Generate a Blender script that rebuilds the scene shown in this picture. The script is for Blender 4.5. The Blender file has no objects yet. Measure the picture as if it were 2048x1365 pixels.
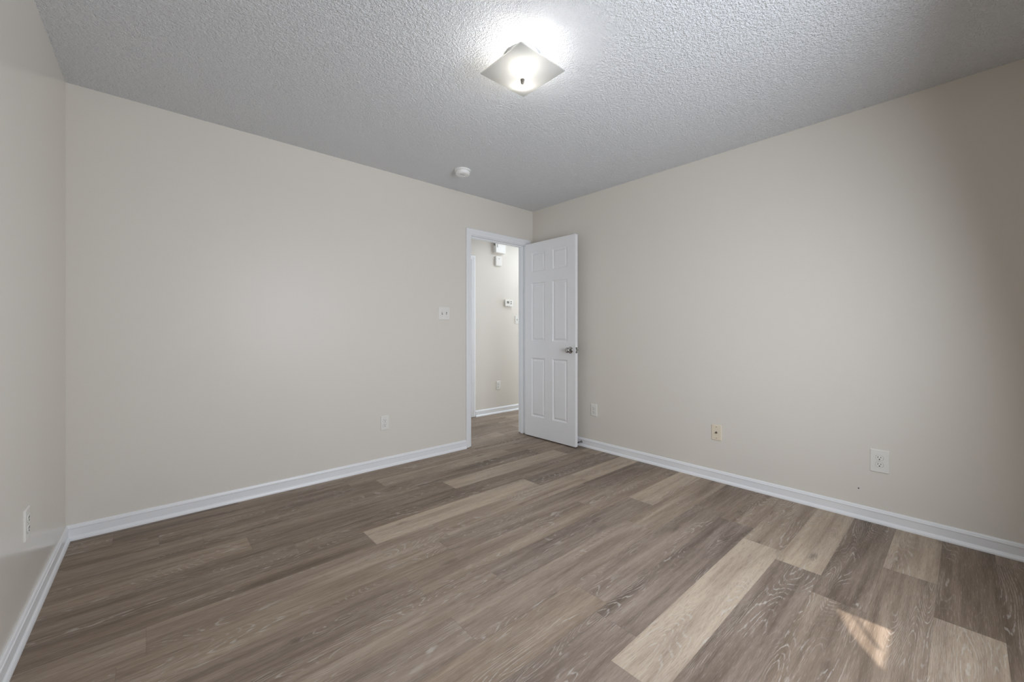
import bpy, bmesh, math, random
from mathutils import Vector, Matrix
S = bpy.context.scene
COL = S.collection
rad = math.radians

# ------------------------------------------------------------ camera, world, lights, exposure
H_CEIL = 2.44
Y_BACK = -3.56                      # room side of the window wall
X_LEFT = -3.49                      # far left corner
LEAN = 0.021                        # the left wall is a little out of square
YAW = rad(41.9)
cam_d = bpy.data.cameras.new('camera')
cam = bpy.data.objects.new('camera', cam_d)
COL.objects.link(cam)
cam.location = (-3.170, -3.193, 1.112)
cam.rotation_euler = (rad(90), 0, -YAW)
cam_d.sensor_width = 36.0
cam_d.lens = 814.6 / 2048 * 36.0
cam_d.shift_y = -17.8 / 2048
cam_d.clip_start = 0.02
S.camera = cam

S.view_settings.view_transform = 'Standard'
S.view_settings.look = 'None'
S.view_settings.gamma = 1.0
S.view_settings.use_curve_mapping = False
S.view_settings.exposure = 0.33

world = bpy.data.worlds.new('daylight')
S.world = world
world.use_nodes = True
world.node_tree.nodes['Background'].inputs[0].default_value = (0.75, 0.87, 1.0, 1)
world.node_tree.nodes['Background'].inputs[1].default_value = 1.0

SUN_EL = 45.0
sun_d = bpy.data.lights.new('sun', 'SUN')
sun_d.energy = 6.5
sun_d.angle = rad(1.2)
sun_d.color = (1.0, 0.95, 0.89)
sun = bpy.data.objects.new('sun', sun_d)
COL.objects.link(sun)
sun.rotation_euler = (rad(90 - SUN_EL), 0, 0)      # shines towards +y and down
sun.location = (-1.7, -9, 8)

def area(name, loc, rot, sx, sy, power, color):
    d = bpy.data.lights.new(name, 'AREA')
    d.shape = 'RECTANGLE'
    d.size, d.size_y = sx, sy
    d.energy = power
    d.color = color
    o = bpy.data.objects.new(name, d)
    COL.objects.link(o)
    o.location, o.rotation_euler = loc, rot
    return o
WX0, WX1, WZ0, WZ1 = -2.43, -1.06, 0.54, 2.08      # window opening
area('window_daylight', ((WX0 + WX1) / 2, Y_BACK + 0.085, (WZ0 + WZ1) / 2 + .02), (rad(80), 0, 0), 1.30, 1.26, 39.5, (0.855, 0.915, 1.0)).data.spread = rad(168)
area('hall_light', (0.9, 0.50, H_CEIL - .02), (0, 0, 0), 0.5, 0.3, 6.0, (0.84, 0.91, 1.0))
area('hall_end_fill', (3.2, 0.60, 1.2), (0, rad(90), 0), 2.0, 0.8, 46, (0.74, 0.86, 1.0))  # added panel for the light from the hall's right, no opening here
area('hall_end_fill', (-1.5, 0.60, 1.2), (0, rad(-90), 0), 2.0, 0.8, 3.5, (0.80, 0.89, 1.0))  # added fill at the closed left end to even out the hall
BULB = 150.0                                         # strength of the two bulbs in the ceiling fixture

# ------------------------------------------------------------ materials
class NT:
    def __init__(s, name):
        s.m = bpy.data.materials.new(name)
        s.m.use_nodes = True
        s.t = s.m.node_tree
        s.b = s.t.nodes['Principled BSDF']
    def n(s, kind, **kw):
        nd = s.t.nodes.new(kind)
        for k, v in kw.items():
            if k.startswith('i_'):
                key = k[2:]
                key = int(key) if key.isdigit() else key.replace('_', ' ')
                s.put(nd.inputs[key], v)
            else:
                setattr(nd, k, v)
        return nd
    def put(s, sock, v):
        if isinstance(v, bpy.types.NodeSocket):
            s.t.links.new(v, sock)
        else:
            sock.default_value = v
    def math(s, op, a, b=0.0, c=0.0, clamp=False):
        nd = s.t.nodes.new('ShaderNodeMath')
        nd.operation = op
        nd.use_clamp = clamp
        s.put(nd.inputs[0], a); s.put(nd.inputs[1], b); s.put(nd.inputs[2], c)
        return nd.outputs[0]
    def mix(s, f, a, b, mode='MIX'):
        nd = s.t.nodes.new('ShaderNodeMix')
        nd.data_type = 'RGBA'
        nd.blend_type = mode
        s.put(nd.inputs[0], f); s.put(nd.inputs[6], a); s.put(nd.inputs[7], b)
        return nd.outputs[2]
    def step(s, x, lo, hi):
        nd = s.t.nodes.new('ShaderNodeMapRange')
        nd.interpolation_type = 'SMOOTHSTEP'
        s.put(nd.inputs[0], x); s.put(nd.inputs[1], lo); s.put(nd.inputs[2], hi)
        return nd.outputs[0]
    def bump(s, h, strength, dist):
        nd = s.n('ShaderNodeBump', i_Strength=strength, i_Distance=dist, i_Height=h)
        s.t.links.new(nd.outputs[0], s.b.inputs['Normal'])
    def noise(s, vec, scale, detail=2.0, rough=0.5, dist=0.0):
        nd = s.n('ShaderNodeTexNoise', i_Scale=scale, i_Detail=detail, i_Roughness=rough, i_Distortion=dist)
        s.put(nd.inputs['Vector'], vec)
        return nd.outputs[0]

def plain(name, col, rough=0.5, spec=0.5, metal=0.0, var=0.03, vscale=9.0, bump=0.0, bscale=300.0, bdist=0.001):
    t = NT(name)
    p = t.n('ShaderNodeNewGeometry').outputs['Position']
    f = t.noise(p, vscale, 3.0)
    c = (*col, 1)
    d = (*[x * (1 - var) for x in col], 1)
    t.put(t.b.inputs['Base Color'], t.mix(f, c, d))
    t.b.inputs['Roughness'].default_value = rough
    t.b.inputs['Specular IOR Level'].default_value = spec
    t.b.inputs['Metallic'].default_value = metal
    if bump:
        t.bump(t.noise(p, bscale, 2.0), bump, bdist)
    return t.m

M = {}
M['wall'] = plain('beige_satin_paint', (0.70, 0.662, 0.605), 0.40, 0.30, var=0.02, vscale=1.5, bump=0.10, bscale=160, bdist=0.0015)
M['wall_satin'] = plain('beige_satin_paint_glossier', (0.70, 0.662, 0.605), 0.20, 0.34, var=0.02, vscale=1.5, bump=0.05, bscale=160, bdist=0.0008)
M['trim'] = plain('white_gloss_trim', (0.80, 0.81, 0.825), 0.32, 0.5, var=0.02, bump=0.04, bscale=60)
M['door'] = plain('white_door_paint', (0.80, 0.803, 0.812), 0.38, 0.5, var=0.02, bump=0.06, bscale=120, bdist=0.0008)
M['plate'] = plain('white_plastic', (0.75, 0.735, 0.695), 0.35, 0.5, var=0.01)
M['device'] = plain('ivory_receptacle_plastic', (0.78, 0.765, 0.73), 0.3, 0.5, var=0.01)
M['beige_plate'] = plain('almond_plastic', (0.74, 0.66, 0.53), 0.4, 0.5, var=0.02)
M['slot'] = plain('dark_slot', (0.012, 0.011, 0.010), 0.6, 0.2)
M['screen'] = plain('grey_display', (0.22, 0.22, 0.20), 0.25, 0.5)
M['chrome'] = plain('polished_chrome', (0.45, 0.44, 0.43), 0.10, 0.5, metal=1.0, var=0.05)
M['nickel'] = plain('brushed_nickel', (0.34, 0.31, 0.28), 0.35, 0.5, metal=1.0, var=0.1)
M['steel'] = plain('dull_steel', (0.30, 0.29, 0.28), 0.3, 0.5, metal=1.0)
M['rubber'] = plain('dark_rubber', (0.03, 0.03, 0.03), 0.6, 0.3)
M['detector'] = plain('detector_plastic', (0.82, 0.82, 0.81), 0.4, 0.5, var=0.01)
M['pan'] = plain('white_enamel', (0.8, 0.8, 0.79), 0.3, 0.5)
M['sun_mask'] = plain('white_cotton', (0.75, 0.73, 0.69), 0.9, 0.1)

def ceiling_mat():
    t = NT('popcorn_ceiling')
    p = t.n('ShaderNodeNewGeometry').outputs['Position']
    v = t.n('ShaderNodeTexVoronoi', feature='SMOOTH_F1', i_Scale=130.0, i_Smoothness=0.3)
    t.put(v.inputs['Vector'], p)
    n1 = t.noise(p, 200.0, 3.0, 0.6)
    n2 = t.noise(p, 92.0, 2.0, 0.55)
    h = t.math('ADD', t.math('MULTIPLY', t.step(n1, 0.42, 0.72), 0.5), t.math('MULTIPLY', t.math('SUBTRACT', 0.6, v.outputs['Distance']), 0.7))
    h = t.math('ADD', h, t.math('MULTIPLY', t.step(n2, 0.35, 0.68), 0.8))
    t.bump(h, 0.95, 0.0058)
    t.put(t.b.inputs['Base Color'], t.mix(t.noise(p, 2.0, 2.0), (0.84, 0.858, 0.88, 1), (0.86, 0.878, 0.90, 1)))
    t.b.inputs['Roughness'].default_value = 0.85
    t.b.inputs['Specular IOR Level'].default_value = 0.25
    return t.m
M['ceiling'] = ceiling_mat()

def glass_mat():
    t = NT('frosted_white_glass')
    p = t.n('ShaderNodeNewGeometry').outputs['Position']
    col = t.mix(t.noise(p, 20.0), (0.86, 0.855, 0.82, 1), (0.84, 0.84, 0.81, 1))
    tr = t.n('ShaderNodeBsdfTranslucent'); t.put(tr.inputs[0], (0.18, 0.179, 0.172, 1))
    t.put(t.b.inputs['Base Color'], col)
    t.b.inputs['Roughness'].default_value = 0.3
    mx = t.n('ShaderNodeMixShader', i_0=0.5)
    t.t.links.new(t.b.outputs[0], mx.inputs[1]); t.t.links.new(tr.outputs[0], mx.inputs[2])
    t.t.links.new(mx.outputs[0], t.t.nodes['Material Output'].inputs[0])
    return t.m
M['shade_glass'] = glass_mat()
def clear_mat():
    t = NT('clear_glass_side')
    tr = t.n('ShaderNodeBsdfTransparent', i_0=(0.96, 0.97, 0.96, 1))
    gl = t.n('ShaderNodeBsdfGlossy', i_Roughness=0.1)
    mx = t.n('ShaderNodeMixShader', i_0=0.06)
    t.t.links.new(tr.outputs[0], mx.inputs[1]); t.t.links.new(gl.outputs[0], mx.inputs[2])
    t.t.links.new(mx.outputs[0], t.t.nodes['Material Output'].inputs[0])
    return t.m
M['clear_glass'] = clear_mat()

def bulb_mat():
    t = NT('lit_bulb')
    t.b.inputs['Emission Color'].default_value = (1.0, 0.97, 0.92, 1)
    t.b.inputs['Emission Strength'].default_value = BULB
    return t.m
M['bulb'] = bulb_mat()

def pane_mat():
    t = NT('window_glass')
    tr = t.n('ShaderNodeBsdfTransparent')
    gl = t.n('ShaderNodeBsdfGlossy', i_Roughness=0.02)
    mx = t.n('ShaderNodeMixShader', i_0=0.07)
    t.t.links.new(tr.outputs[0], mx.inputs[1]); t.t.links.new(gl.outputs[0], mx.inputs[2])
    t.t.links.new(mx.outputs[0], t.t.nodes['Material Output'].inputs[0])
    return t.m
M['pane'] = pane_mat()

def floor_mat():
    t = NT('limed_oak_planks')
    at = t.n('ShaderNodeAttribute', attribute_name='plank')
    sp = t.n('ShaderNodeSeparateColor'); t.put(sp.inputs[0], at.outputs['Color'])
    tone, hue, seed = sp.outputs[0], sp.outputs[1], sp.outputs[2]
    pos = t.n('ShaderNodeSeparateXYZ'); t.put(pos.inputs[0], t.n('ShaderNodeNewGeometry').outputs['Position'])
    X = t.math('ADD', pos.outputs[0], t.math('MULTIPLY', seed, 53.0))
    Y = t.math('ADD', pos.outputs[1], t.math('MULTIPLY', seed, 31.0))
    Z = t.math('MULTIPLY', seed, 17.0)
    def vec(sx, sy):
        c = t.n('ShaderNodeCombineXYZ')
        t.put(c.inputs[0], t.math('MULTIPLY', X, sx)); t.put(c.inputs[1], t.math('MULTIPLY', Y, sy)); t.put(c.inputs[2], Z)
        return c.outputs[0]
    broad = t.noise(vec(1.3, 13.0), 1.0, 3.0, 0.55, 0.35)
    streak = t.noise(vec(2.2, 48.0), 1.0, 3.0, 0.6, 0.2)
    pore = t.noise(vec(20.0, 460.0), 1.0, 2.0, 0.6)
    wob = t.noise(vec(30.0, 90.0), 1.0, 2.0)
    field = t.noise(vec(1.0, 7.5), 1.0, 1.0, 0.4, 0.25)
    rings = t.math('FRACT', t.math('ADD', t.math('MULTIPLY', field, 44.0), t.math('MULTIPLY', wob, 0.55)))
    line = t.step(t.math('ABSOLUTE', t.math('SUBTRACT', rings, 0.5)), 0.18, 0.02)
    mask = t.step(t.noise(vec(1.7, 7.5), 1.0, 2.0), 0.45, 0.60)
    brk = t.step(t.noise(vec(16.0, 130.0), 1.0, 2.0), 0.38, 0.56)
    line = t.math('MULTIPLY', t.math('MULTIPLY', line, mask), brk)
    # knots
    kv = t.n('ShaderNodeTexVoronoi', i_Scale=1.0, voronoi_dimensions='2D'); t.put(kv.inputs['Vector'], vec(2.2, 6.5))
    kc = t.n('ShaderNodeSeparateColor'); t.put(kc.inputs[0], kv.outputs['Color'])
    knot = t.math('MULTIPLY', t.step(t.math('ADD', kv.outputs['Distance'], t.math('MULTIPLY', t.math('SUBTRACT', wob, 0.5), 0.16)), 0.15, 0.01), t.step(kc.outputs[0], 0.55, 1.0))
    tn = t.math('ADD', tone, t.math('MULTIPLY', t.math('SUBTRACT', broad, 0.5), 1.05))
    tn = t.math('ADD', tn, t.math('MULTIPLY', t.math('SUBTRACT', streak, 0.5), 0.75), clamp=True)
    ramp = t.n('ShaderNodeValToRGB'); t.put(ramp.inputs[0], tn)
    e = ramp.color_ramp.elements
    e[0].position = 0.0; e[0].color = (0.130, 0.093, 0.065, 1)
    e[1].position = 1.0; e[1].color = (0.466, 0.376, 0.280, 1)
    m = e.new(0.45); m.color = (0.272, 0.206, 0.152, 1)
    col = t.mix(hue, ramp.outputs[0], t.mix(1.0, ramp.outputs[0], (0.95, 0.985, 1.09, 1), 'MULTIPLY'))
    col = t.mix(t.math('MULTIPLY', t.step(pore, 0.54, 0.70), 0.40), col, (0.10, 0.08, 0.066, 1))
    col = t.mix(t.math('MULTIPLY', t.step(pore, 0.46, 0.30), 0.26), col, (0.46, 0.42, 0.37, 1))
    col = t.mix(t.math('MULTIPLY', knot, 0.55), col, (0.085, 0.062, 0.048, 1))
    col = t.mix(t.math('MULTIPLY', line, 0.58), col, (0.50, 0.465, 0.42, 1))
    uv = t.n('ShaderNodeUVMap', uv_map='plank_uv')
    us = t.n('ShaderNodeSeparateXYZ'); t.put(us.inputs[0], uv.outputs[0])
    # v and u hold metres to the nearest long edge and short end
    seam = t.step(t.math('MINIMUM', us.outputs[0], us.outputs[1]), 0.0022, 0.0004)
    col = t.mix(t.math('MULTIPLY', seam, 0.2), col, (0.08, 0.065, 0.052, 1))
    t.put(t.b.inputs['Base Color'], col)
    t.put(t.b.inputs['Roughness'], t.math('ADD', 0.48, t.math('MULTIPLY', pore, 0.12)))
    t.b.inputs['Specular IOR Level'].default_value = 0.34
    t.bump(t.math('SUBTRACT', t.math('MULTIPLY', pore, 0.6), seam), 0.18, 0.0012)
    return t.m
M['floor'] = floor_mat()

# ------------------------------------------------------------ builders
def link(name, me, mat, parent=None, smooth=False):
    o = bpy.data.objects.new(name, me)
    COL.objects.link(o)
    if mat: me.materials.append(mat)
    if smooth:
        for p in me.polygons: p.use_smooth = True
    if parent: o.parent = parent
    return o
def obj(name, bm, mat, parent=None, smooth=False):
    bmesh.ops.recalc_face_normals(bm, faces=bm.faces)
    me = bpy.data.meshes.new(name)
    bm.to_mesh(me); bm.free()
    return link(name, me, mat, parent, smooth)
def tag(o, label=None, cat=None, group=None, kind=None):
    for k, v in (('label', label), ('category', cat), ('group', group), ('kind', kind)):
        if v: o[k] = v
    return o
def empty(name, loc, rz=0.0):
    o = bpy.data.objects.new(name, None)
    COL.objects.link(o)
    o.empty_display_size = 0.05
    o.location = loc; o.rotation_euler = (0, 0, rz)
    return o
def box(bm, x0, x1, y0, y1, z0, z1, bev=0.0, seg=2):
    g = bmesh.ops.create_cube(bm, size=1.0)
    vs = g['verts']
    for v in vs:
        v.co = Vector(((x0 + x1) / 2 + v.co.x * (x1 - x0), (y0 + y1) / 2 + v.co.y * (y1 - y0), (z0 + z1) / 2 + v.co.z * (z1 - z0)))
    if bev:
        es = list({e for v in vs for e in v.link_edges})
        bmesh.ops.bevel(bm, geom=es, offset=bev, segments=seg, affect='EDGES', profile=0.6)
    return bm
def boxes(*bs, bev=0.0):
    bm = bmesh.new()
    for b in bs: box(bm, *b, bev=bev)
    return bm
def lathe(prof, n=32, axis='Z', bm=None, at=(0, 0, 0)):
    bm = bm or bmesh.new()
    rings = []
    for r, h in prof:
        ring = []
        if r < 1e-6:
            ring = [bm.verts.new((0, 0, h))]
        else:
            ring = [bm.verts.new((r * math.cos(2 * math.pi * i / n), r * math.sin(2 * math.pi * i / n), h)) for i in range(n)]
        rings.append(ring)
    for a, b in zip(rings, rings[1:]):
        for i in range(n):
            j = (i + 1) % n
            if len(a) == 1 and len(b) == 1: continue
            if len(a) == 1: bm.faces.new((a[0], b[i], b[j]))
            elif len(b) == 1: bm.faces.new((a[i], a[j], b[0]))
            else: bm.faces.new((a[i], a[j], b[j], b[i]))
    if len(rings[0]) > 1: bm.faces.new(list(reversed(rings[0])))
    if len(rings[-1]) > 1: bm.faces.new(rings[-1])
    R = {'Z': Matrix.Identity(3), 'X': Matrix(((0, 0, 1), (1, 0, 0), (0, 1, 0))), 'Y': Matrix(((1, 0, 0), (0, 0, 1), (0, -1, 0)))}[axis]
    vs = [v for ring in rings for v in ring]
    for v in vs: v.co = R @ v.co + Vector(at)
    return bm
def sweep(path, normals, prof, closed_ends=True):
    """prof: list of (out, up); each path point carries (out_vec, up_vec)."""
    bm = bmesh.new()
    rows = []
    for p, (o, u) in zip(path, normals):
        rows.append([bm.verts.new(Vector(p) + Vector(o) * a + Vector(u) * b) for a, b in prof])
    for r, s in zip(rows, rows[1:]):
        for i in range(len(prof)):
            j = (i + 1) % len(prof)
            bm.faces.new((r[i], r[j], s[j], s[i]))
    bm.faces.new(rows[0]); bm.faces.new(list(reversed(rows[-1])))
    return bm
def structure(name, bm, mat, label, cat, smooth=False):
    return tag(obj(name, bm, mat, None, smooth), label, cat, None, 'structure')

# ------------------------------------------------------------ the shell
WT = 0.115                                   # wall thickness
HALL_Y = 1.10                                # hall side of the wall across the hall
HX0, HX1 = -1.55, 3.30                       # ends of the hall
DX0, DX1, DZ = -0.836, -0.104, 2.048         # clear door opening in the far wall
JT = 0.018                                   # jamb thickness

# floor: planks laid along x, rows across y
def build_floor():
    W, L = 0.1797, 1.229
    y_of = lambda n: -1.133 - W * n
    # row : (x of one end joint, tones by plank index k counted from that joint)
    joints = {11: -0.885, 10: -0.580, 9: -1.05, 8: -0.878, 7: -0.7715, 6: -0.612, 5: -0.537, 4: -1.058, 3: -0.7535, 2: -1.065,
              1: -0.787, 0: -0.713, -1: -1.045, -2: -1.365, -3: -0.308, -4: -0.487, -5: -0.662, -6: -0.846, -8: -0.28, -9: 0.058}
    tones = {11: {0: .16, -1: .62, -2: .4}, 10: {0: .72, -1: .34, -2: .3}, 9: {0: .20, -1: .28, -2: .25}, 8: {0: .82, -1: .22, -2: .3},
             7: {0: .50, -1: .84, -2: .34}, 6: {0: .36, -1: .26, -2: .28}, 5: {0: .28, -1: .36, -2: .40}, 4: {0: .52, -1: .46, -2: .42},
             3: {0: .78, -1: .36, -2: .46}, 2: {0: .42, -1: .48, -2: .40}, 1: {0: .24, -1: .36, -2: .48}, 0: {0: .72, -1: .58, -2: .50},
             -1: {0: .26, -1: .84, -2: .30, 1: .4}, -2: {0: .32, -1: .20, -2: .34}, -3: {0: .28, -1: .80, -2: .26, -3: .46},
             -4: {0: .44, -1: .24, -2: .32, -3: .38}, -5: {0: .44, -1: .60, -2: .30, -3: .34}, -6: {0: .40, -1: .46, -2: .30, -3: .34},
             -8: {0: .34, -1: .46, -2: .4}, -9: {0: .62, -1: .36, -2: .3}, 12: {0: .30, -1: .22}}
    greys = {3: {-1: .8}, 5: {-1: .7, 0: .3}, 6: {-1: .9, -2: .8}, 7: {-2: .8, -1: .3}, 8: {-1: .7}, 9: {0: .5, -1: .2}, 4: {-1: .5, -2: .6}, 2: {-2: .4}, 1: {-1: .4, 0: .6}, -1: {0: .7}, -3: {0: .5}, -4: {-1: .3}}
    rnd = random.Random(4)
    me = bpy.data.meshes.new('floor')
    verts, faces, data, uvs = [], [], [], []
    X0, X1 = -3.75, 3.45
    for n in range(-16, 15):
        ya, yb = y_of(n + 1), y_of(n)
        lo, hi = max(ya, Y_BACK - 0.15), min(yb, HALL_Y + 0.13)
        if hi - lo < 1e-4: continue
        j = joints.get(n, -0.4 - rnd.random() * 1.1)
        k0 = math.floor((X0 - j) / L); k1 = math.ceil((X1 - j) / L)
        for k in range(k0, k1):
            a, b = max(j + k * L, X0), min(j + (k + 1) * L, X1)
            if b - a < 1e-4: continue
            tone = tones.get(n, {}).get(k, None)
            if tone is None: tone = rnd.choice((.26, .34, .4, .46, .58))
            hue = greys.get(n, {}).get(k, 0.1 if tone > .5 else rnd.choice((.0, .15, .3)))
            i = len(verts)
            verts += [(a, lo, 0), (b, lo, 0), (b, hi, 0), (a, hi, 0)]
            faces.append((i, i + 1, i + 2, i + 3))
            data.append((tone, hue, rnd.random(), 1.0))
            uvs.append((b - a, hi - lo))
    # each plank is split in a 3x3 patch so that the distance-to-edge map stays linear
    V, Fc, D, U = [], [], [], []
    e = 0.004
    for f, d in zip(faces, data):
        (a, lo, _), (b, _, _), (_, hi, _), _ = [verts[i] for i in f]
        xs, ys = [a, a + e, b - e, b], [lo, lo + e, hi - e, hi]
        if b - a < 3 * e or hi - lo < 3 * e:
            xs, ys = [a, b], [lo, hi]
        base = len(V)
        nx, ny = len(xs), len(ys)
        for yy in ys:
            for xx in xs: V.append((xx, yy, 0.0))
        for q in range(ny - 1):
            for p in range(nx - 1):
                ids = (base + q * nx + p, base + q * nx + p + 1, base + (q + 1) * nx + p + 1, base + (q + 1) * nx + p)
                Fc.append(ids); D.append(d)
                for idx in ids:
                    xx, yy, _ = V[idx]
                    U.append((min(xx - a, b - xx), min(yy - lo, hi - yy)))
    # thickness: a slab under the planks
    base = len(V)
    Z = -0.08
    V += [(X0, Y_BACK - .15, -.0005), (X1, Y_BACK - .15, -.0005), (X1, HALL_Y + .13, -.0005), (X0, HALL_Y + .13, -.0005),
          (X0, Y_BACK - .15, Z), (X1, Y_BACK - .15, Z), (X1, HALL_Y + .13, Z), (X0, HALL_Y + .13, Z)]
    for q in ((0, 1, 5, 4), (1, 2, 6, 5), (2, 3, 7, 6), (3, 0, 4, 7), (7, 6, 5, 4)):
        Fc.append(tuple(base + i for i in q)); D.append((.3, 0, .5, 1)); U += [(1, 1)] * 4
    me.from_pydata(V, [], Fc)
    at = me.attributes.new('plank', 'FLOAT_COLOR', 'FACE')
    at.data.foreach_set('color', [c for d in D for c in d])
    uv = me.uv_layers.new(name='plank_uv')
    uv.data.foreach_set('uv', [c for u in U for c in u])
    me.update()
    return tag(link('floor', me, M['floor']), 'grey-brown limed oak plank floor running through the door', 'floor', None, 'structure')
build_floor()

structure('ceiling', boxes((-3.75, 3.45, Y_BACK - .15, HALL_Y + .13, H_CEIL, H_CEIL + .1)), M['ceiling'], 'grey-white popcorn textured ceiling with the square light', 'ceiling')

# far wall with the doorway (rough opening is the jamb's outside)
RX0, RX1, RZ = DX0 - JT, DX1 + JT, DZ + JT
structure('wall_far', boxes((-3.75, RX0, 0, WT, 0, H_CEIL), (RX1, 3.45, 0, WT, 0, H_CEIL), (RX0, RX1, 0, WT, RZ, H_CEIL)), M['wall'],
          'long plain beige wall left of the open doorway', 'wall')
wr = structure('wall_right', boxes((0, WT, Y_BACK - .15, 0, 0, H_CEIL)), M['wall'], 'plain beige wall on the right behind the open door', 'wall')
bm = lathe([(0.0, 0.0009), (0.003, 0.0009), (0.0035, 0.0)], 12, 'X')
for v in bm.verts: v.co.x *= -1
hole = obj('nail_hole', bm, M['slot'], wr); hole.location = (0, -2.764, 0.178)
tag(hole, 'small dark nail hole')
# left wall, slightly out of square
bm = bmesh.new()
q = [(X_LEFT, 0.0), (X_LEFT + LEAN * (Y_BACK - .15), Y_BACK - .15), (-3.75, Y_BACK - .15), (-3.75, 0.0)]
lo = [bm.verts.new((*p, 0)) for p in q]; hi = [bm.verts.new((*p, H_CEIL)) for p in q]
bm.faces.new(lo); bm.faces.new(hi)
for i in range(4): bm.faces.new((lo[i], lo[(i + 1) % 4], hi[(i + 1) % 4], hi[i]))
structure('wall_left', bm, M['wall_satin'], 'narrow strip of beige wall at the left edge', 'wall')
structure('wall_back', boxes((-3.75, WX0, Y_BACK - .13, Y_BACK, 0, H_CEIL), (WX1, 0.0, Y_BACK - .13, Y_BACK, 0, H_CEIL),
                             (WX0, WX1, Y_BACK - .13, Y_BACK, 0, WZ0), (WX0, WX1, Y_BACK - .13, Y_BACK, WZ1, H_CEIL)), M['wall'],
          'beige wall with the window, behind the viewer', 'wall')
# hall
GX0, GX1 = -0.78, -0.02 - 0.018               # closed door across the hall
structure('wall_hall', boxes((HX0 - .1, GX0, HALL_Y, HALL_Y + .1, 0, H_CEIL), (GX1 + .018, HX1 + .1, HALL_Y, HALL_Y + .1, 0, H_CEIL), (GX0, GX1 + .018, HALL_Y, HALL_Y + .1, DZ + .02, H_CEIL)), M['wall'],
          'beige hall wall seen through the doorway', 'wall')
structure('wall_hall_end', boxes((HX0 - .1, HX0, WT, HALL_Y, 0, H_CEIL)), M['wall'], 'end wall of the hall, left of the doorway', 'wall')
structure('wall_hall_end', boxes((HX1, HX1 + .1, WT, HALL_Y, 0, H_CEIL)), M['wall'], 'end wall of the hall, right of the doorway', 'wall')

# baseboards
BB = [(0.0, 0.0), (0.020, 0.0), (0.0195, 0.008), (0.016, 0.016), (0.0115, 0.021), (0.0105, 0.023), (0.0105, 0.060), (0.0125, 0.0625), (0.0125, 0.0665), (0.0095, 0.069), (0.0085, 0.074), (0.0065, 0.079), (0.004, 0.082), (0.0, 0.082)]
def baseboard(name, p, q, out, label, miter=(0, 0)):
    p, q = Vector((*p, 0)), Vector((*q, 0))
    d = (q - p).normalized()
    o = Vector((*out, 0)).normalized()
    up = (0, 0, 1)
    path = [p, q]
    nr = [(o + d * miter[0], up), (o + d * miter[1], up)]
    bm = sweep(path, nr, BB)
    return structure(name, bm, M['trim'], label, 'baseboard')
CW = 0.058                                    # casing width
CX0, CX1, CZ = DX0 - .006, DX1 + .006, DZ + .006
baseboard('baseboard_far', (X_LEFT, 0), (CX0 - CW, 0), (0, -1), 'white baseboard along the wall left of the doorway', (1, 0))
baseboard('baseboard_right', (0, -0.002), (0, Y_BACK), (-1, 0), 'white baseboard along the right wall', (0, -1))
lx = X_LEFT + LEAN * Y_BACK
baseboard('baseboard_left', (X_LEFT, 0), (lx, Y_BACK), (1, -LEAN), 'white baseboard along the left edge wall', (1, -1))
baseboard('baseboard_back', (lx, Y_BACK), (0, Y_BACK), (0, 1), 'white baseboard under the window wall', (1, -1))
baseboard('baseboard_hall', (0.036, HALL_Y), (HX1, HALL_Y), (0, -1), 'white baseboard in the hall beyond the doorway')

# casings (mitred colonial profile) and jambs
CS = [(0.0, 0.0), (0.0, 0.006), (0.004, 0.010), (0.012, 0.0115), (0.026, 0.0125), (0.032, 0.0155), (0.044, 0.017), (0.053, 0.017), (CW, 0.014), (CW, 0.0)]
def casing(x0, x1, zt, y, out, parent, names=('side_casing', 'head_casing', 'side_casing')):
    legs = []
    o = Vector((0, out, 0))
    def piece(nm, p, q, u0, u1):
        prof = [(b, a) for a, b in CS]
        bm = bmesh.new()
        r = [bm.verts.new(Vector(p) + o * b + Vector(u0) * a) for b, a in prof]
        s = [bm.verts.new(Vector(q) + o * b + Vector(u1) * a) for b, a in prof]
        for i in range(len(prof)):
            j = (i + 1) % len(prof)
            bm.faces.new((r[i], r[j], s[j], s[i]))
        bm.faces.new(r); bm.faces.new(list(reversed(s)))
        obj(nm, bm, M['trim'], parent)
    piece(names[0], (x0, y, 0.009), (x0, y, zt), (-1, 0, 0), (-1, 0, 1))
    piece(names[1], (x0, y, zt), (x1, y, zt), (-1, 0, 1), (1, 0, 1))
    piece(names[2], (x1, y, 0.009), (x1, y, zt), (1, 0, 0), (1, 0, 1))
def frame_trim(name, label, x0, x1, zt, y0, y1, room_y, out, stop=None):
    t = empty(name, (0, 0, 0)); tag(t, label, 'door frame', None, 'structure')
    casing(x0 - .006, x1 + .006, zt + .006, room_y, out, t)
    obj('jamb', boxes((x0 - JT, x0, y0, y1, 0.009, zt + JT)), M['trim'], t)
    obj('jamb', boxes((x1, x1 + JT, y0, y1, 0.009, zt + JT)), M['trim'], t)
    obj('head_jamb', boxes((x0, x1, y0, y1, zt, zt + JT)), M['trim'], t)
    if stop:
        a, b = stop
        bm = boxes((x0, x0 + .011, a, b, 0.003, zt), (x1 - .011, x1, a, b, 0.003, zt), (x0 + .011, x1 - .011, a, b, zt - .011, zt))
        obj('door_stop_strip', bm, M['trim'], t)
    return t
t1 = frame_trim('trim_1', 'white door casing around the open doorway', DX0, DX1, DZ, -0.0005, WT + .0005, 0.0, -1, (0.038, 0.075))
obj('strike_plate', boxes((DX0 - .0002, DX0 + .0012, 0.004, 0.032, 0.908, 0.966)), M['steel'], t1)
casing(CX0, CX1, CZ, WT, 1, t1)
t2 = frame_trim('trim_2', 'white door casing across the hall, at the left of the doorway view', GX0 + JT, GX1, DZ, HALL_Y - .0005, HALL_Y + .1, HALL_Y, -1, (HALL_Y + .02, HALL_Y + .05))

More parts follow.
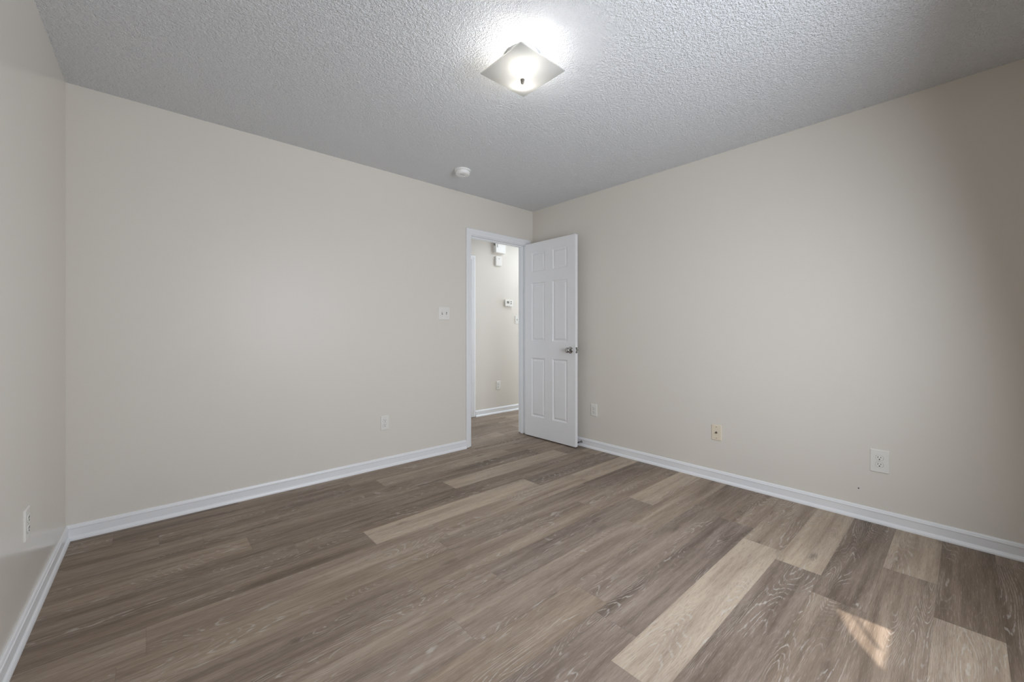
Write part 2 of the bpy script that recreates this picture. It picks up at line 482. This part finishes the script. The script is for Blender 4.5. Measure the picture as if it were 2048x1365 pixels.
# ------------------------------------------------------------ six-panel doors
def door_slab(name, w, h, th, parent, mat):
    """front face at y=0 looking to -y, x from 0 (hinge) to w, z from 0 to h"""
    bm = bmesh.new()
    st, ms = 0.098, 0.104
    pw = (w - 2 * st - ms) / 2
    cols = [(st, st + pw), (w - st - pw, w - st)]
    rows = [(0.212, 0.828), (1.005, 1.618), (1.735, 1.940)]
    xs = sorted({0, w, *[c for p in cols for c in p]})
    zs = sorted({0, h, *[c for p in rows for c in p]})
    for side in (0, 1):
        yf = 0.0 if side == 0 else th
        s = 1 if side == 0 else -1
        grid = {(i, j): bm.verts.new((x, yf, z)) for i, x in enumerate(xs) for j, z in enumerate(zs)}
        for i in range(len(xs) - 1):
            for j in range(len(zs) - 1):
                q = [grid[i, j], grid[i + 1, j], grid[i + 1, j + 1], grid[i, j + 1]]
                if (xs[i], xs[i + 1]) in cols and (zs[j], zs[j + 1]) in rows:
                    prev = q
                    for ins, dep in ((0.005, 0.0050), (0.012, 0.0085), (0.017, 0.0085), (0.021, 0.0070), (0.030, 0.0025), (0.033, 0.0020)):
                        x0, x1, z0, z1 = xs[i] + ins, xs[i + 1] - ins, zs[j] + ins, zs[j + 1] - ins
                        cur = [bm.verts.new((x, yf + s * dep, z)) for x, z in ((x0, z0), (x1, z0), (x1, z1), (x0, z1))]
                        for a in range(4):
                            b = (a + 1) % 4
                            bm.faces.new((prev[a], prev[b], cur[b], cur[a]))
                        prev = cur
                    bm.faces.new(prev)
                else:
                    bm.faces.new(q)
    for x in (0, w):
        bm.faces.new([bm.verts.new(c) for c in ((x, 0, 0), (x, th, 0), (x, th, h), (x, 0, h))])
    for z in (0, h):
        bm.faces.new([bm.verts.new(c) for c in ((0, 0, z), (w, 0, z), (w, th, z), (0, th, z))])
    bmesh.ops.remove_doubles(bm, verts=bm.verts, dist=1e-5)
    return obj(name, bm, mat, parent)

DW, DH, DT = 0.686, 2.040, 0.035
# local x runs from the hinge to the free edge, local y from the face seen to the back face
ang = math.atan2(-1.0, 0.008)
d1 = empty('door_1', (-0.131, -0.0178, 0.012), ang)
tag(d1, 'white six-panel door standing open against the right wall', 'door', None, 'structure')
door_slab('door_panel', DW, DH, DT, d1, M['door'])
KX, KZ = DW - 0.060, 0.926
def knob(side):
    s = -1 if side == 0 else 1
    y0 = 0.0 if side == 0 else DT
    prof_r = [(0.0, 0.0), (0.032, 0.0), (0.0325, 0.003), (0.030, 0.006), (0.022, 0.009), (0.014, 0.011), (0.0, 0.011)]
    prof_k = [(0.0, 0.010), (0.011, 0.010), (0.0105, 0.024), (0.014, 0.030), (0.022, 0.035), (0.0262, 0.044), (0.0255, 0.053), (0.019, 0.060), (0.012, 0.0625), (0.009, 0.0615), (0.0, 0.0615)]
    if side == 1: prof_k = [(r, h if h < .02 else .01 + (h - .01) * .9) for r, h in prof_k]
    out = []
    for nm, pr in (('knob_rosette', prof_r), ('door_knob', prof_k)):
        bm = lathe(pr, 32)
        for v in bm.verts:
            x, y, z = v.co
            v.co = Vector((KX + x, y0 + s * z, KZ + y))
        out.append(obj(nm, bm, M['chrome'], None, True))
    out[0].parent = out[1]; out[1].parent = d1
    tag(out[1], 'polished chrome knob')
knob(0); knob(1)
lp = obj('latch_plate', boxes((DW - .0005, DW + .0012, .006, .029, KZ - .028, KZ + .028)), M['steel'], d1)
bm = bmesh.new()
prof = [(DW + .001, .010), (DW + .014, .012), (DW + .012, .020), (DW + .001, .026)]
lo = [bm.verts.new((x, y, KZ - .008)) for x, y in prof]; hi = [bm.verts.new((x, y, KZ + .008)) for x, y in prof]
bm.faces.new(lo); bm.faces.new(hi)
for i in range(4): bm.faces.new((lo[i], lo[(i + 1) % 4], hi[(i + 1) % 4], hi[i]))
obj('latch_bolt', bm, M['chrome'], lp)
for z in (0.22, 1.02, 1.80):
    bm = lathe([(0.0, -0.044), (0.0055, -0.044), (0.0055, 0.044), (0.0, 0.044)], 14, 'Z', None, (-0.004, DT + 0.0045, z))
    box(bm, 0.0, 0.030, DT - 0.0005, DT + 0.0012, z - .043, z + .043)
    obj('hinge', bm, M['nickel'], d1)

d2 = empty('door_2', (GX0 + JT + .003, HALL_Y + .052, 0.012))
tag(d2, 'closed white door across the hall, a sliver beside the left jamb', 'door', None, 'structure')
door_slab('door_panel', GX1 - GX0 - JT - .006, DH - .004, DT, d2, M['door'])

# ------------------------------------------------------------ the window behind the viewer
w1 = empty('window_1', (0, 0, 0)); tag(w1, 'white window with an added sun-shaping panel, behind the viewer', 'window', None, 'structure')
yo = Y_BACK - .12
fr = 0.045
obj('window_frame', boxes((WX0, WX0 + fr, yo, yo + .05, WZ0, WZ1), (WX1 - fr, WX1, yo, yo + .05, WZ0, WZ1), (WX0 + fr, WX1 - fr, yo, yo + .05, WZ0, WZ0 + .03), (WX0 + fr, WX1 - fr, yo, yo + .05, WZ1 - fr, WZ1),
                          (WX0 + fr, WX1 - fr, yo, yo + .05, 1.30, 1.34)), M['trim'], w1)
obj('pane', boxes((WX0 + fr, WX1 - fr, yo + .02, yo + .025, WZ0 + .03, WZ1 - fr)), M['pane'], w1)
obj('window_sill', boxes((WX0 - .05, WX1 + .05, yo + .05, Y_BACK + .012, WZ0 - .022, WZ0), bev=.004), M['trim'], w1)

def sun_mask():
    # added unseen panel, its lower right corner cut to shape a sun wedge
    y = Y_BACK - .055
    T = math.tan(rad(SUN_EL))
    zf = lambda yf: (yf - y) * T                       # height in the panel's plane that the sun carries to floor y
    zb = WZ0 + .004
    x1 = WX1 - .002
    e = [(-1.440, zb), (-1.374, zf(-2.975)), (-1.300, zf(-2.930)), (-1.200, zf(-2.886)), (-1.120, zf(-2.855)), (-1.062, zf(-2.826))]
    outline = [(WX0 + .002, zb)] + e + [(x1, WZ1 - .01), (WX0 + .002, WZ1 - .01)]
    t = empty('sun_mask', (0, 0, 0))
    tag(t, 'added unseen white panel over the window, shaped to let in a sun wedge', 'sun_mask')
    def panel(nm, pts, y0, y1):
        bm = bmesh.new()
        a = [bm.verts.new((x, y0, z)) for x, z in pts]; b = [bm.verts.new((x, y1, z)) for x, z in pts]
        bm.faces.new(a); bm.faces.new(list(reversed(b)))
        for i in range(len(pts)):
            j = (i + 1) % len(pts)
            bm.faces.new((a[i], a[j], b[j], b[i]))
        bmesh.ops.triangulate(bm, faces=[f for f in bm.faces if len(f.verts) > 4])
        return obj(nm, bm, M['sun_mask'], t)
    panel('mask_sheet', outline, y, y + .004)
    # added strip that puts a dark line through the sun wedge
    s = [(-1.262, zf(-2.990)), (-1.228, zf(-2.966)), (-1.160, zf(-2.928)), (-1.085, zf(-2.882)), (-1.060, zf(-2.866))]
    u = [(x + .003, z - .010) for x, z in s]
    panel('shadow_strip', s + list(reversed(u)), y + .001, y + .003)
    # outline to round the sun wedge at the far edge, left undrawn
    g = [(x1, zf(-2.93)), (-1.046, zf(-2.93)), (-1.060, zf(-2.958)), (-1.090, zf(-2.976)), (-1.150, zb), (x1, zb)]
    obj('mask_rod', lathe([(0.0, 0.0), (.008, 0.0), (.008, WX1 - WX0 - .004), (0.0, WX1 - WX0 - .004)], 16, 'X', None, (WX0 + .002, y + .002, WZ1 - .01)), M['nickel'], t)
sun_mask()

# ------------------------------------------------------------ plates on the walls
# local frame of a plate: x to the right, z up, -y out of the wall
def on_wall(o, wall, a, z):
    if wall == 'far': o.location = (a, 0, z); o.rotation_euler = (0, 0, 0)
    if wall == 'hall': o.location = (a, HALL_Y, z); o.rotation_euler = (0, 0, 0)
    if wall == 'right': o.location = (0, a, z); o.rotation_euler = (0, 0, rad(-90))
    if wall == 'left': o.location = (X_LEFT + LEAN * a, a, z); o.rotation_euler = (0, 0, rad(90) - LEAN)
def plate_mesh(w, h, d=0.0055):
    bm = bmesh.new()
    r = 0.0035
    rows = [(0, 0.0), (0, d * .45), (r * .45, d * .85), (r, d)]
    prev = None
    for ins, y in rows:
        q = [bm.verts.new((x, -y, z)) for x, z in ((-w / 2 + ins, -h / 2 + ins), (w / 2 - ins, -h / 2 + ins), (w / 2 - ins, h / 2 - ins), (-w / 2 + ins, h / 2 - ins))]
        if prev:
            for i in range(4): bm.faces.new((prev[i], prev[(i + 1) % 4], q[(i + 1) % 4], q[i]))
        else: bm.faces.new(q)
        prev = q
    bm.faces.new(prev)
    return bm
def screw(parent, x, z, y=-0.0055, mat='plate'):
    bm = lathe([(0.0, 0.0), (0.0030, 0.0), (0.0028, 0.0010), (0.0, 0.0012)], 12)
    for v in bm.verts: v.co = Vector((x + v.co.x, y - v.co.z, z + v.co.y))
    s = obj('screw', bm, M[mat], parent)
    obj('screw_slot', boxes((x - .0024, x + .0024, y - .0014, y - .0008, z - .0004, z + .0004)), M['slot'], s)
def duplex(wall, a, z, w, h, label, group=None):
    t = empty('wall_outlet', (0, 0, 0)); tag(t, label, 'outlet', group)
    obj('faceplate', plate_mesh(w, h), M['plate'], t)
    for dz in (0.0195, -0.0195):
        bm = bmesh.new()
        pts = []
        R = 0.0173
        for i in range(40):
            an = 2 * math.pi * i / 40
            pts.append((R * math.cos(an), max(-.0145, min(.0145, R * math.sin(an)))))
        f0 = [bm.verts.new((x, -.0050, dz + zz)) for x, zz in pts]
        f1 = [bm.verts.new((x, -.0078, dz + zz)) for x, zz in pts]
        f2 = [bm.verts.new((x * .95, -.0084, dz + zz * .95)) for x, zz in pts]
        for A, B in ((f0, f1), (f1, f2)):
            for i in range(40): bm.faces.new((A[i], A[(i + 1) % 40], B[(i + 1) % 40], B[i]))
        bm.faces.new(f2); bm.faces.new(list(reversed(f0)))
        rc = obj('receptacle', bm, M['device'], t)
        # dark surround where the receptacle passes through the plate
        bm = bmesh.new()
        o0 = [bm.verts.new((x * 1.05, -.00565, dz + zz * 1.05)) for x, zz in pts]
        i0 = [bm.verts.new((x * .99, -.00565, dz + zz * .99)) for x, zz in pts]
        for i in range(40): bm.faces.new((o0[i], o0[(i + 1) % 40], i0[(i + 1) % 40], i0[i]))
        obj('receptacle_gap', bm, M['screen'], rc)
        sl = boxes((-.0076, -.0052, -.0090, -.0080, dz - .0005, dz + .0085), (.0052, .0074, -.0090, -.0080, dz + .0002, dz + .0075))
        lathe([(0.0, 0.0), (.0030, 0.0), (.0030, .0006), (0.0, .0006)], 14, 'Z', sl)
        # the last lathe made the round ground hole; place it
        new = [v for v in sl.verts if abs(v.co.x) < .0031 and -.0001 < v.co.z < .0007 and v.co.y > -.0040]
        for v in new: v.co = Vector((v.co.x, -.0084 - v.co.z, dz - .0078 + v.co.y))
        obj('slots', sl, M['slot'], rc)
    screw(t, 0, 0)
    on_wall(t, wall, a, z)
    return t
duplex('far', -1.712, 0.366, .072, .117, 'small outlet low on the long far wall, left of the doorway')
duplex('right', -0.830, 0.371, .072, .117, 'small outlet low on the right wall beside the open door')
duplex('right', -2.858, 0.362, .084, .131, 'oversized outlet plate on the right wall, nearest the right edge')
duplex('left', -0.835, 0.392, .072, .117, 'outlet on the left edge wall, seen almost edge-on')
duplex('hall', 0.428, 0.381, .072, .117, 'outlet low on the hall wall, seen through the doorway')

def toggle(parent, x, up):
    obj('toggle_slot', boxes((x - .0052, x + .0052, -.0058, -.0054, -.0120, .0120)), M['screen'], parent)
    bm = bmesh.new()
    box(bm, -.0042, .0042, -.0130, .0, -.0040, .0040, bev=.0012)
    R = Matrix.Rotation(rad(-28 if up else 28), 3, 'X')
    for v in bm.verts: v.co = R @ v.co + Vector((x, -.0052, 0.002 if up else -0.002))
    obj('toggle', bm, M['device'], parent)
def switch(wall, a, z, w, h, togs, label):
    t = empty('light_switch', (0, 0, 0)); tag(t, label, 'light switch')
    obj('faceplate', plate_mesh(w, h), M['plate'], t)
    for x, up in togs:
        toggle(t, x, up)
        screw(t, x, .030); screw(t, x, -.030)
    on_wall(t, wall, a, z)
switch('far', -1.141, 1.283, .117, .117, ((-.023, True), (.023, False)), 'double light switch on the far wall beside the doorway')
switch('hall', 0.776, 1.289, .072, .117, ((0, True),), 'single light switch on the hall wall by the right jamb')

t = empty('cable_jack', (0, 0, 0)); tag(t, 'almond cable jack plate on the right wall between two outlets', 'wall jack')
obj('faceplate', plate_mesh(.071, .115), M['beige_plate'], t)
bm = lathe([(0.0, 0.0), (.0075, 0.0), (.0075, .002), (.0050, .002), (.0050, .010), (.0042, .010), (.0035, .006), (0.0, .006)], 18)
for v in bm.verts: v.co = Vector((v.co.x, -.0055 - v.co.z, v.co.y))
obj('coax_connector', bm, M['nickel'], t, False)
screw(t, 0, .042, mat='nickel'); screw(t, 0, -.042, mat='nickel')
on_wall(t, 'right', -1.949, 0.362)

# hall devices
t = empty('door_chime', (0, 0, 0)); tag(t, 'larger white chime box high on the hall wall, cut by the door head', 'door chime')
obj('cover', boxes((-.088, .088, -.060, 0, -.125, .11), bev=.006), M['device'], t)
obj('grille', boxes((-.0895, -.0875, -.045, -.012, -.03, .06)), M['screen'], t)
for k in range(2): obj('side_slot', boxes((-.070, -.052, -.0606, -.0600, -.055 + k * .06, -.01 + k * .06)), M['screen'], t)
on_wall(t, 'hall', 0.425, 2.315)
t = empty('sensor_box', (0, 0, 0)); tag(t, 'smaller white sensor box on the hall wall under the chime box', 'alarm sensor')
obj('cover', boxes((-.051, .051, -.032, 0, -.065, .065), bev=.005), M['device'], t)
bm = lathe([(0.0, 0.0), (.006, 0.0), (.006, .001), (0.0, .001)], 14)
for v in bm.verts: v.co = Vector((v.co.x, -.032 - v.co.z, .030 + v.co.y))
obj('indicator', bm, M['screen'], t)
on_wall(t, 'hall', 0.416, 2.085)
t = empty('thermostat', (0, 0, 0)); tag(t, 'white thermostat with grey display on the hall wall', 'thermostat')
obj('case', boxes((-.070, .070, -.026, 0, -.047, .047), bev=.005), M['device'], t)
obj('display', boxes((-.045, -.002, -.0266, -.0258, -.006, .026)), M['screen'], t)
for k in range(2):
    obj('button', boxes((.024, .046, -.0285, -.0258, -.012 + k * .026, .000 + k * .026), bev=.001), M['screen'], t)
obj('control_flap', boxes((-.052, .010, -.0272, -.0258, -.036, -.026)), M['plate'], t)
on_wall(t, 'hall', 0.607, 1.518)

# spring door stop on the right baseboard
def spring_stop():
    t = empty('spring_door_stop', (-0.0105, -0.690, 0.045))
    tag(t, 'small metal spring door stop on the baseboard behind the door', 'door stop')
    bm = lathe([(0.0, 0.0), (.011, 0.0), (.011, .003), (.006, .006), (0.0, .006)], 18)
    for v in bm.verts: v.co = Vector((-v.co.z, v.co.x, v.co.y))
    obj('base', bm, M['steel'], t, True)
    bm = bmesh.new()
    turns, n, R, r = 11, 12, .0062, .0012
    prev = None
    for i in range(turns * n + 1):
        an = 2 * math.pi * i / n
        cx = -.005 - .050 * i / (turns * n)
        ring = []
        for k in range(6):
            b = 2 * math.pi * k / 6
            rr = R + r * math.cos(b)
            ring.append(bm.verts.new((cx + r * math.sin(b), rr * math.cos(an), rr * math.sin(an))))
        if prev:
            for k in range(6): bm.faces.new((prev[k], prev[(k + 1) % 6], ring[(k + 1) % 6], ring[k]))
        prev = ring
    obj('spring', bm, M['steel'], t, True)
    bm = lathe([(0.0, 0.0), (.0075, 0.0), (.0085, .006), (.0075, .013), (0.0, .014)], 16)
    for v in bm.verts: v.co = Vector((-.054 - v.co.z, v.co.x, v.co.y))
    obj('rubber_tip', bm, M['rubber'], t, True)
spring_stop()

# ------------------------------------------------------------ ceiling fixture and smoke detector
def ceiling_light():
    cx, cy = -1.834, -1.779
    t = empty('ceiling_light', (cx, cy, H_CEIL))
    tag(t, 'square frosted glass ceiling light, switched on', 'ceiling light')
    bm = lathe([(0.0, 0.0), (.076, 0.0), (.076, -.006), (.071, -.020), (.064, -.024), (0.0, -.024)], 40)
    obj('mounting_pan', bm, M['pan'], t, False)
    # slumped square plate
    n, half, th = 24, .143, .005
    zc, zd = -.088, .034
    bm = bmesh.new()
    def z(u, v): return zc - zd * (1 - u * u) ** 1.0 * (1 - v * v) ** 1.0
    top, bot = {}, {}
    for i in range(n + 1):
        for j in range(n + 1):
            u, v = -1 + 2 * i / n, -1 + 2 * j / n
            top[i, j] = bm.verts.new((u * half, v * half, z(u, v) + th))
            bot[i, j] = bm.verts.new((u * half, v * half, z(u, v)))
    for i in range(n):
        for j in range(n):
            for g in (top, bot):
                f = bm.faces.new((g[i, j], g[i + 1, j], g[i + 1, j + 1], g[i, j + 1]))
                if g is top: f.material_index = 1     # the upper side is clear, the lower side frosted
    ring = [(i, 0) for i in range(n)] + [(n, j) for j in range(n)] + [(i, n) for i in range(n, 0, -1)] + [(0, j) for j in range(n, 0, -1)]
    for a, b in zip(ring, ring[1:] + ring[:1]): bm.faces.new((top[a], top[b], bot[b], bot[a]))
    sh = obj('glass_shade', bm, M['shade_glass'], t, True)
    sh.data.materials.append(M['clear_glass'])
    sm = sh.modifiers.new('edges', 'EDGE_SPLIT'); sm.split_angle = rad(50)
    zb = zc - zd
    bm = lathe([(0.0, zb + .001), (.0095, zb + .001), (.0095, zb - .005), (.0080, zb - .007), (.0078, zb - .015), (.0055, zb - .021), (0.0, zb - .023)], 20)
    obj('finial', bm, M['nickel'], t, True)
    obj('stem', lathe([(0.0, -.026), (.004, -.026), (.004, zb + .006), (0.0, zb + .006)], 12), M['nickel'], t, True)
    fx, fy = math.sin(YAW), math.cos(YAW)
    for s in (-1, 1):
        bm = bmesh.new()
        bmesh.ops.create_uvsphere(bm, u_segments=16, v_segments=10, radius=.018)
        b = obj('bulb', bm, M['bulb'], t, True)
        b.location = (s * fx * .066, s * fy * .066, -.072)
        k = obj('bulb_socket', lathe([(0.0, -.03), (.013, -.03), (.013, .004), (0.0, .004)], 16), M['pan'], b, False)
        k.location = (0, 0, .050)
        k.rotation_euler = (0, 0, 0)
ceiling_light()

t = empty('smoke_detector', (-1.241, -0.437, H_CEIL)); tag(t, 'round white smoke detector on the ceiling near the doorway', 'smoke detector')
obj('base', lathe([(0.0, 0.0), (.066, 0.0), (.066, -.009), (.062, -.012), (0.0, -.012)], 40), M['detector'], t)
obj('cover', lathe([(0.0, -.012), (.054, -.012), (.054, -.017), (.060, -.018), (.058, -.034), (.050, -.040), (.030, -.041), (0.0, -.041)], 40), M['detector'], t)
obj('vent_slot', boxes((-.030, .012, -.012, -.007, -.0418, -.0405)), M['screen'], t)
obj('test_button', lathe([(0.0, -.0405), (.010, -.0405), (.009, -.0435), (0.0, -.044)], 20, 'Z', None, (.022, .012, 0)), M['detector'], t)

S.cycles.use_denoising = True
S.cycles.max_bounces = 12
S.cycles.diffuse_bounces = 8
S.cycles.transmission_bounces = 8
S.cycles.sample_clamp_indirect = 6.0
S.cycles.caustics_reflective = False
S.cycles.caustics_refractive = False
